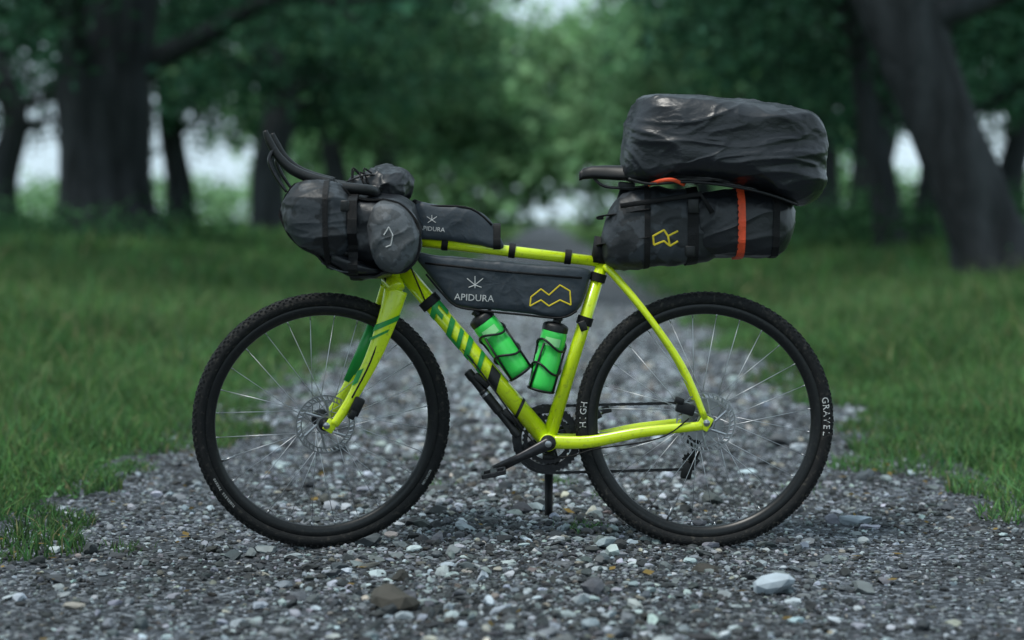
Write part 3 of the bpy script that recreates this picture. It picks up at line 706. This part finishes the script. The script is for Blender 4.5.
def gcol(x,y,N):
    m=0.5+0.5*np.sin(0.9*x+0.5*y)*np.sin(1.3*y-0.4*x+1); base=np.array([0.115,0.225,0.085])[None]*(0.35+0.9*m[:,None]*RNG.random((N,1))+0.45*RNG.random((N,1)))
    base=base*(1+RNG.normal(0,0.12,(N,3))); dry=RNG.random(N)<0.05; base[dry]=np.array([0.24,0.23,0.12]); return np.clip(base,0.005,1)
G=[]
def verge(N,y0,y1,dmax,hm,wm,power=1.6):
    y=RNG.uniform(y0,y1,N); side_=np.where(RNG.random(N)<0.5,-1,1)
    d=dmax*RNG.random(N)**power-0.02
    edge=0.13*np.sin(2.1*y+side_)+0.09*np.sin(5.3*y+2*side_)+0.07*np.sin(11*y)
    x=xc(y)+side_*(hwr(y)-0.14+d-0.10+edge*np.exp(-d*1.5))
    cl=0.55+0.45*np.sin(3.1*x+1.9*y)*np.sin(2.3*y-2.7*x)+0.3*np.sin(9*x+7*y)
    hh=hm*(0.40+0.60*sstep((d+0.1)/0.8))*RNG.uniform(0.5,1.25,N)*(0.65+0.7*cl)
    G.append(blades(x,y,np.maximum(hh,0.015),wm*RNG.uniform(0.6,1.4,N),gcol(x,y,N)))
verge(85000,-2.4,5,2.4,0.135,0.0065,1.3)
verge(45000,5,14,4.0,0.18,0.012,1.3)
verge(30000,13,32,7,0.24,0.030,1.0)
verge(18000,30,90,14,0.30,0.08,0.8)
N=3200; y=RNG.uniform(-1,14,N); s_=np.where(RNG.random(N)<0.5,-1,1); d=RNG.uniform(0.5,4,N); x=xc(y)+s_*(HW+d)
G.append(blades(x,y,RNG.uniform(0.18,0.42,N),np.full(N,0.005),np.tile([0.20,0.25,0.12],(N,1))))
N=1500; cx_=RNG.choice(14,N); tx0=RNG.uniform(-1.3,1.3,14); ty0=RNG.uniform(-1.0,6,14)
x=tx0[cx_]+RNG.normal(0,0.035,N); y=ty0[cx_]+RNG.normal(0,0.04,N)
G.append(blades(x,y,RNG.uniform(0.015,0.045,N),np.full(N,0.004),gcol(x,y,N)))
GM=attr_mat('grass_blade',0.6,0.3,diffuse=True)
catmesh('grass',G,GM)
def leaf_quads(C,size,col,flat=0.0):
    N=len(C); a=RNG.normal(size=(N,3)); a[:,2]*=(1-flat); a/=np.linalg.norm(a,axis=1)[:,None]
    b=RNG.normal(size=(N,3)); b[:,2]*=(1-flat); b-=a*np.sum(a*b,1)[:,None]; b/=np.linalg.norm(b,axis=1)[:,None]
    s=size[:,None]
    V=np.stack([C-a*s,C+b*s*0.55+a*s*0.1,C+a*s,C-b*s*0.55+a*s*0.1],1).reshape(-1,3)
    F=np.arange(N*4).reshape(N,4); Cc=np.repeat(col[:,None,:],4,1).reshape(-1,3); return V,F,Cc
N=24000; y=RNG.uniform(-1.2,9,N); s_=np.where(RNG.random(N)<0.5,-1,1); d=3.2*RNG.random(N)**1.4; x=xc(y)+s_*(hwr(y)-0.14+d)
keep=(np.sin(4*x+3*y)*np.sin(5*y-3*x)>-0.1); x=x[keep];y=y[keep];d=d[keep];N=len(x)
C=np.stack([x,y,hgt(x,y)+RNG.uniform(0.01,0.09,N)*(0.4+d/2).clip(0,1.2)],1)
v,f,c=leaf_quads(C,RNG.uniform(0.007,0.018,N),np.array([0.09,0.20,0.075])*RNG.uniform(0.4,1.4,(N,1)),0.6)
LM=attr_mat('leaf',0.55,0.35,diffuse=True)
mesh_np('clover',v,f,LM,c)
N=420; y=RNG.uniform(-1.8,7,N); x=xc(y)+np.where(RNG.random(N)<0.5,RNG.uniform(-1.5,1.6,N),np.sign(RNG.normal(size=N))*RNG.normal(1.5,0.3,N))
v,f,c=leaf_quads(np.stack([x,y,hgt(x,y)+0.016],1),RNG.uniform(0.009,0.020,N),np.array([0.27,0.19,0.07])*RNG.uniform(0.25,1.2,(N,1)),0.9)
mesh_np('fallen_leaves',v,f,LM,c)
# ---------------------------------------------------------------- trees
BARK=mat('bark',(0.044,0.050,0.056),0.9,0,0.65,5,bump=1.0,bs=14,stretch=(1,1,0.22),spec=0.2)
BARK.node_tree.nodes['Bump'].inputs['Distance'].default_value=0.06
def make_trunk(path,radii,limbs,seed):
    rg=random.Random(seed); out=[]
    pts=smooth_path(path,6); N=len(pts); rr=list(np.interp(np.linspace(0,1,N),np.linspace(0,1,len(radii)),radii))
    v,f=tube(pts,rr,None,22)
    vv=[]
    for i,q in enumerate(v):
        c=pts[i//22]; d=(q-c); a=math.atan2(d.y,d.x)
        flare=max(0,1-(q.z-pts[0].z)/0.7)**2*0.35*(0.6+0.6*math.sin(a*5+seed))
        k=1+0.10*math.sin(a*4+seed+q.z*0.6)+0.14*noise.noise(Vector((q.x*1.3,q.y*1.3,q.z*0.8+seed)))+flare
        vv.append(c+d*k)
    out.append((vv,f)); tips=[]
    for k in range(limbs):
        t=rg.uniform(0.38,0.98); i=int(t*(N-1)); p=pts[i]; a=rg.uniform(0,6.28) ; L=rg.uniform(2.8,5.0)
        up=rg.uniform(0.1,0.9); d=Vector((math.cos(a),math.sin(a),up)).normalized()
        q=[p,p+d*L*0.35+Vector((0,0,0.2)),p+d*L*0.7+Vector((rg.uniform(-.4,.4),rg.uniform(-.4,.4),rg.uniform(-.1,.5))),p+d*L+Vector((rg.uniform(-.6,.6),rg.uniform(-.6,.6),rg.uniform(-.9,.4)))]
        sp_=smooth_path(q,4); r0=rr[i]*rg.uniform(0.28,0.5)
        out.append(tube(sp_,[r0,r0*0.6,r0*0.35,0.02],None,9)); tips+=[sp_[-1],sp_[len(sp_)*2//3],sp_[len(sp_)//2]]
        for m in range(3):
            j=rg.randrange(len(sp_)//3,len(sp_)); b=sp_[j]; d2=(d+Vector((rg.uniform(-1,1),rg.uniform(-1,1),rg.uniform(-.8,.6)))).normalized(); e=b+d2*rg.uniform(0.9,1.9)
            out.append(tube([b,b.lerp(e,0.5)+Vector((0,0,0.08)),e],[r0*0.28,r0*0.18,0.012],None,6)); tips.append(e)
    return join(*out),tips
def foliage(tips,center,rad,nclump,per,size,seed,zmin=2.2,base=(0.045,0.105,0.035),csig=0.55):
    rg=np.random.default_rng(seed); c=[np.array(t[:]) for t in tips]
    while len(c)<nclump+len(tips):
        d=rg.normal(size=3); d/=np.linalg.norm(d); r=rg.uniform(0.55,1.0)
        p=np.array(center)+d*r*np.array(rad)
        if p[2]>zmin: c.append(p)
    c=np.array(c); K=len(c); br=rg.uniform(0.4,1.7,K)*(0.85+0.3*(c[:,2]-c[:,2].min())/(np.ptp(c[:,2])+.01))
    idx=np.repeat(np.arange(K),per); N=len(idx)
    pos=c[idx]+rg.normal(size=(N,3))*np.array([csig,csig,csig*0.6])*rg.uniform(0.6,1.3,(K,1))[idx]
    kk=pos[:,2]>1.5; pos=pos[kk]; idx=idx[kk]; N=len(pos)
    col=np.array(base)*br[idx][:,None]*rg.uniform(0.7,1.3,(N,1))*(1+rg.normal(0,0.06,(N,3)))
    return leaf_quads(pos,size*rg.uniform(0.6,1.3,N),col,0.2)
NB=(0.045,0.110,0.068)
def tree_obj(loc,path,radii,limbs,seed,crown_c,crown_r,nclump=110,per=80,size=0.10,zmin=2.3,base=NB):
    e=empty('deciduous_tree'); e.location=loc
    tv,tips=make_trunk(path,radii,limbs,seed); obj('trunk',tv,BARK,e)
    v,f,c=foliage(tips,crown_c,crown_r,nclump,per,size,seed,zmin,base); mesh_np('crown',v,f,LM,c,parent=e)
    return e
def gl(x,y): return Vector((x,y,float(hgt(np.array(x),np.array(y)))-0.05))
tree_obj(gl(-6.60,25),[Vector(p) for p in((0,0,0),(-0.05,0,1.2),(-0.05,0,2.4),(0.15,0.2,4.5),(0.1,0.3,7),(0.4,0.2,10))],[0.92,0.78,0.82,0.66,0.4,0.1],12,3,(0.3,0,7.0),(5.2,4.6,4.8),120,80,zmin=2.8)
tree_obj(gl(4.92,13.3),[Vector(p) for p in((0.05,0,0),(-0.22,0,0.6),(-0.60,0,1.5),(-0.95,0,2.4),(-1.2,0.1,3.3),(-1.3,0.3,5.5),(-1.1,0.2,8),(-0.9,0,10))],[0.46,0.37,0.36,0.38,0.42,0.32,0.24,0.08],11,5,(0.6,0.5,7.4),(4.0,4.2,4.4),90,80,zmin=3.0)
tree_obj(gl(5.6,22),[Vector(p) for p in((0,0,0),(-0.15,0,1.2),(-0.45,0,2.6),(-0.6,0,4.5),(-0.4,0,8))],[0.24,0.18,0.16,0.12,0.05],7,9,(0.3,0,6.6),(3.4,3.4,4.4),90,80,zmin=2.6)
tree_obj(gl(6.3,23.5),[Vector(p) for p in((0,0,0),(0.2,0,1.2),(0.25,0,2.6),(0.5,0,4.5),(0.4,0,8))],[0.22,0.17,0.15,0.12,0.05],7,10,(0.8,0,6.6),(3.4,3.4,4.4),90,80,zmin=2.6)
variants=[]
for k in range(4):
    rg=random.Random(40+k)
    tv,tips=make_trunk([Vector((0,0,0)),Vector((rg.uniform(-.2,.2),0,1.5)),Vector((rg.uniform(-.4,.4),0.2,3.5)),Vector((rg.uniform(-.5,.5),0,6)),Vector((0.2,0,10))],[0.50,0.42,0.36,0.27,0.08],10,50+k)
    me=bpy.data.meshes.new('trunk'); me.from_pydata([tuple(q) for q in tv[0]],[],tv[1]); me.polygons.foreach_set('use_smooth',[True]*len(me.polygons)); me.materials.append(BARK)
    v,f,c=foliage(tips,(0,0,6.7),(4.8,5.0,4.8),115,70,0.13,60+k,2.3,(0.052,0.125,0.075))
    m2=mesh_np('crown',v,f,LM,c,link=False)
    v,f,c=foliage(tips,(0,0,6.9),(4.7,5.2,4.8),80,50,0.22,60+k,2.3,(0.12,0.23,0.12),0.75)  # far crowns: aerial haze painted in as a lighter leaf colour
    m3=mesh_np('crown_far_hazed',v,f,LM,c,link=False)
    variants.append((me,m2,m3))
def place(x,y,k,rot,s=1.0,far=False):
    e=empty('deciduous_tree'); e.location=gl(x,y); e.rotation_euler=(0,0,rot); e.scale=(s,s,s)
    a=bpy.data.objects.new('trunk',variants[k][0]); COL.objects.link(a); a.parent=e
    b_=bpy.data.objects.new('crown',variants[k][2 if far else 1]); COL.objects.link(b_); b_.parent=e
rg=random.Random(5); i=0
for y in [41,54,68,84]:
    for s_ in(-1,1):
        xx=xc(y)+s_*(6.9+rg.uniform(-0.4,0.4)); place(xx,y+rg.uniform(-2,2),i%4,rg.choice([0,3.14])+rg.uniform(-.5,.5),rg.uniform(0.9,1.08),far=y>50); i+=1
place(7.2,32,1,2.9,0.95)
for x,y,k,r_ in((-7.3,13.0,2,0.4),(-7.2,-10,1,3.0),(7.4,-10,2,4.0)): place(x,y,k,r_,0.98)
for x,y,k,s_ in((-17.5,58,0,1.2),(-12.5,64,1,1.25),(-23,66,3,1.25),(13,60,2,1.25),(18.5,63,0,1.25),(24,66,1,1.25)): place(x,y,k,k*1.3,s_)
def mass(nm,boxes,per,size,base,seed,sig=1.2):
    rgn=np.random.default_rng(seed); C=[]
    for (x0,x1,y0,y1,z0,z1,n) in boxes: C.append(np.stack([rgn.uniform(x0,x1,n),rgn.uniform(y0,y1,n),rgn.uniform(z0,z1,n)],1))
    C=np.concatenate(C); K=len(C); idx=np.repeat(np.arange(K),per); N=len(idx)
    pos=C[idx]+rgn.normal(size=(N,3))*sig*np.array([1,1,0.7]); pos[:,2]=np.maximum(pos[:,2],0.3+0.2*rgn.random(N))
    br=rgn.uniform(0.5,1.5,K)
    col=np.array(base)*br[idx][:,None]*rgn.uniform(0.75,1.25,(N,1))
    v,f,c=leaf_quads(pos,size*rgn.uniform(0.6,1.3,N),col,0.1); mesh_np(nm,v,f,LM,c)
mass('distant_trees',[(-18,1.0,130,145,1,17,190),(4.4,26,130,145,1,17,190),(-1,7,138,150,4,17,60),(-130,-40,260,300,0,6,200),(40,140,240,290,0,7,220)],45,0.6,(0.22,0.37,0.19),91,1.7)  # leaf colour lightened to paint the hazy glow at the avenue's end
mass('bush',[(5.2,8.5,11,15,0.3,0.55,40)],60,0.045,(0.05,0.12,0.055),92,0.22)
mass('bush',[(-9.5,-5.0,22,26,0.45,0.8,40),(5.0,9,20,32,0.5,1.1,60)],70,0.07,(0.05,0.12,0.055),93,0.35)

# ---------------------------------------------------------------- light, world, camera
w=bpy.data.worlds.new('World'); scene.world=w; w.use_nodes=True
wn=w.node_tree.nodes; wl=w.node_tree.links
sk=wn.new('ShaderNodeTexSky'); sk.sky_type='NISHITA'; sk.sun_disc=False
sd=Vector((-0.30,-0.30,0.9)).normalized()
sk.sun_elevation=math.asin(sd.z); sk.sun_rotation=math.atan2(sd.x,sd.y); sk.air_density=1.0; sk.dust_density=2.0; sk.ozone_density=1.5
tcw=wn.new('ShaderNodeTexCoord'); cn=wn.new('ShaderNodeTexNoise'); cn.inputs['Scale'].default_value=2.2; cn.inputs['Detail'].default_value=4
wl.new(tcw.outputs['Generated'],cn.inputs['Vector'])
cr=wn.new('ShaderNodeValToRGB'); cr.color_ramp.elements[0].position=0.3; cr.color_ramp.elements[0].color=(6.0,7.8,9.0,1); cr.color_ramp.elements[1].position=0.7; cr.color_ramp.elements[1].color=(9.0,11.2,12.4,1)
wl.new(cn.outputs['Fac'],cr.inputs['Fac'])
mxw=wn.new('ShaderNodeMix'); mxw.data_type='RGBA'; mxw.inputs[0].default_value=0.85
wl.new(sk.outputs[0],mxw.inputs[6]); wl.new(cr.outputs[0],mxw.inputs[7])
wl.new(mxw.outputs[2],wn['Background'].inputs['Color']); wn['Background'].inputs['Strength'].default_value=0.115
su=bpy.data.lights.new('sun','SUN'); su.energy=2.4; su.angle=math.radians(12); su.color=(1,0.97,0.9)
so=bpy.data.objects.new('sun',su); COL.objects.link(so); so.rotation_euler=sd.to_track_quat('Z','Y').to_euler()
cam=bpy.data.cameras.new('camera'); co=bpy.data.objects.new('camera',cam); COL.objects.link(co)
cam.sensor_width=36; cam.lens=1830/1024*36; co.location=(0,-5,CAMH); co.rotation_euler=(math.radians(90)-math.atan(101/1830),0,0)
cam.clip_end=3000; cam.clip_start=0.1
cam.dof.use_dof=True; cam.dof.focus_distance=5.0; cam.dof.aperture_fstop=1.6
scene.camera=co
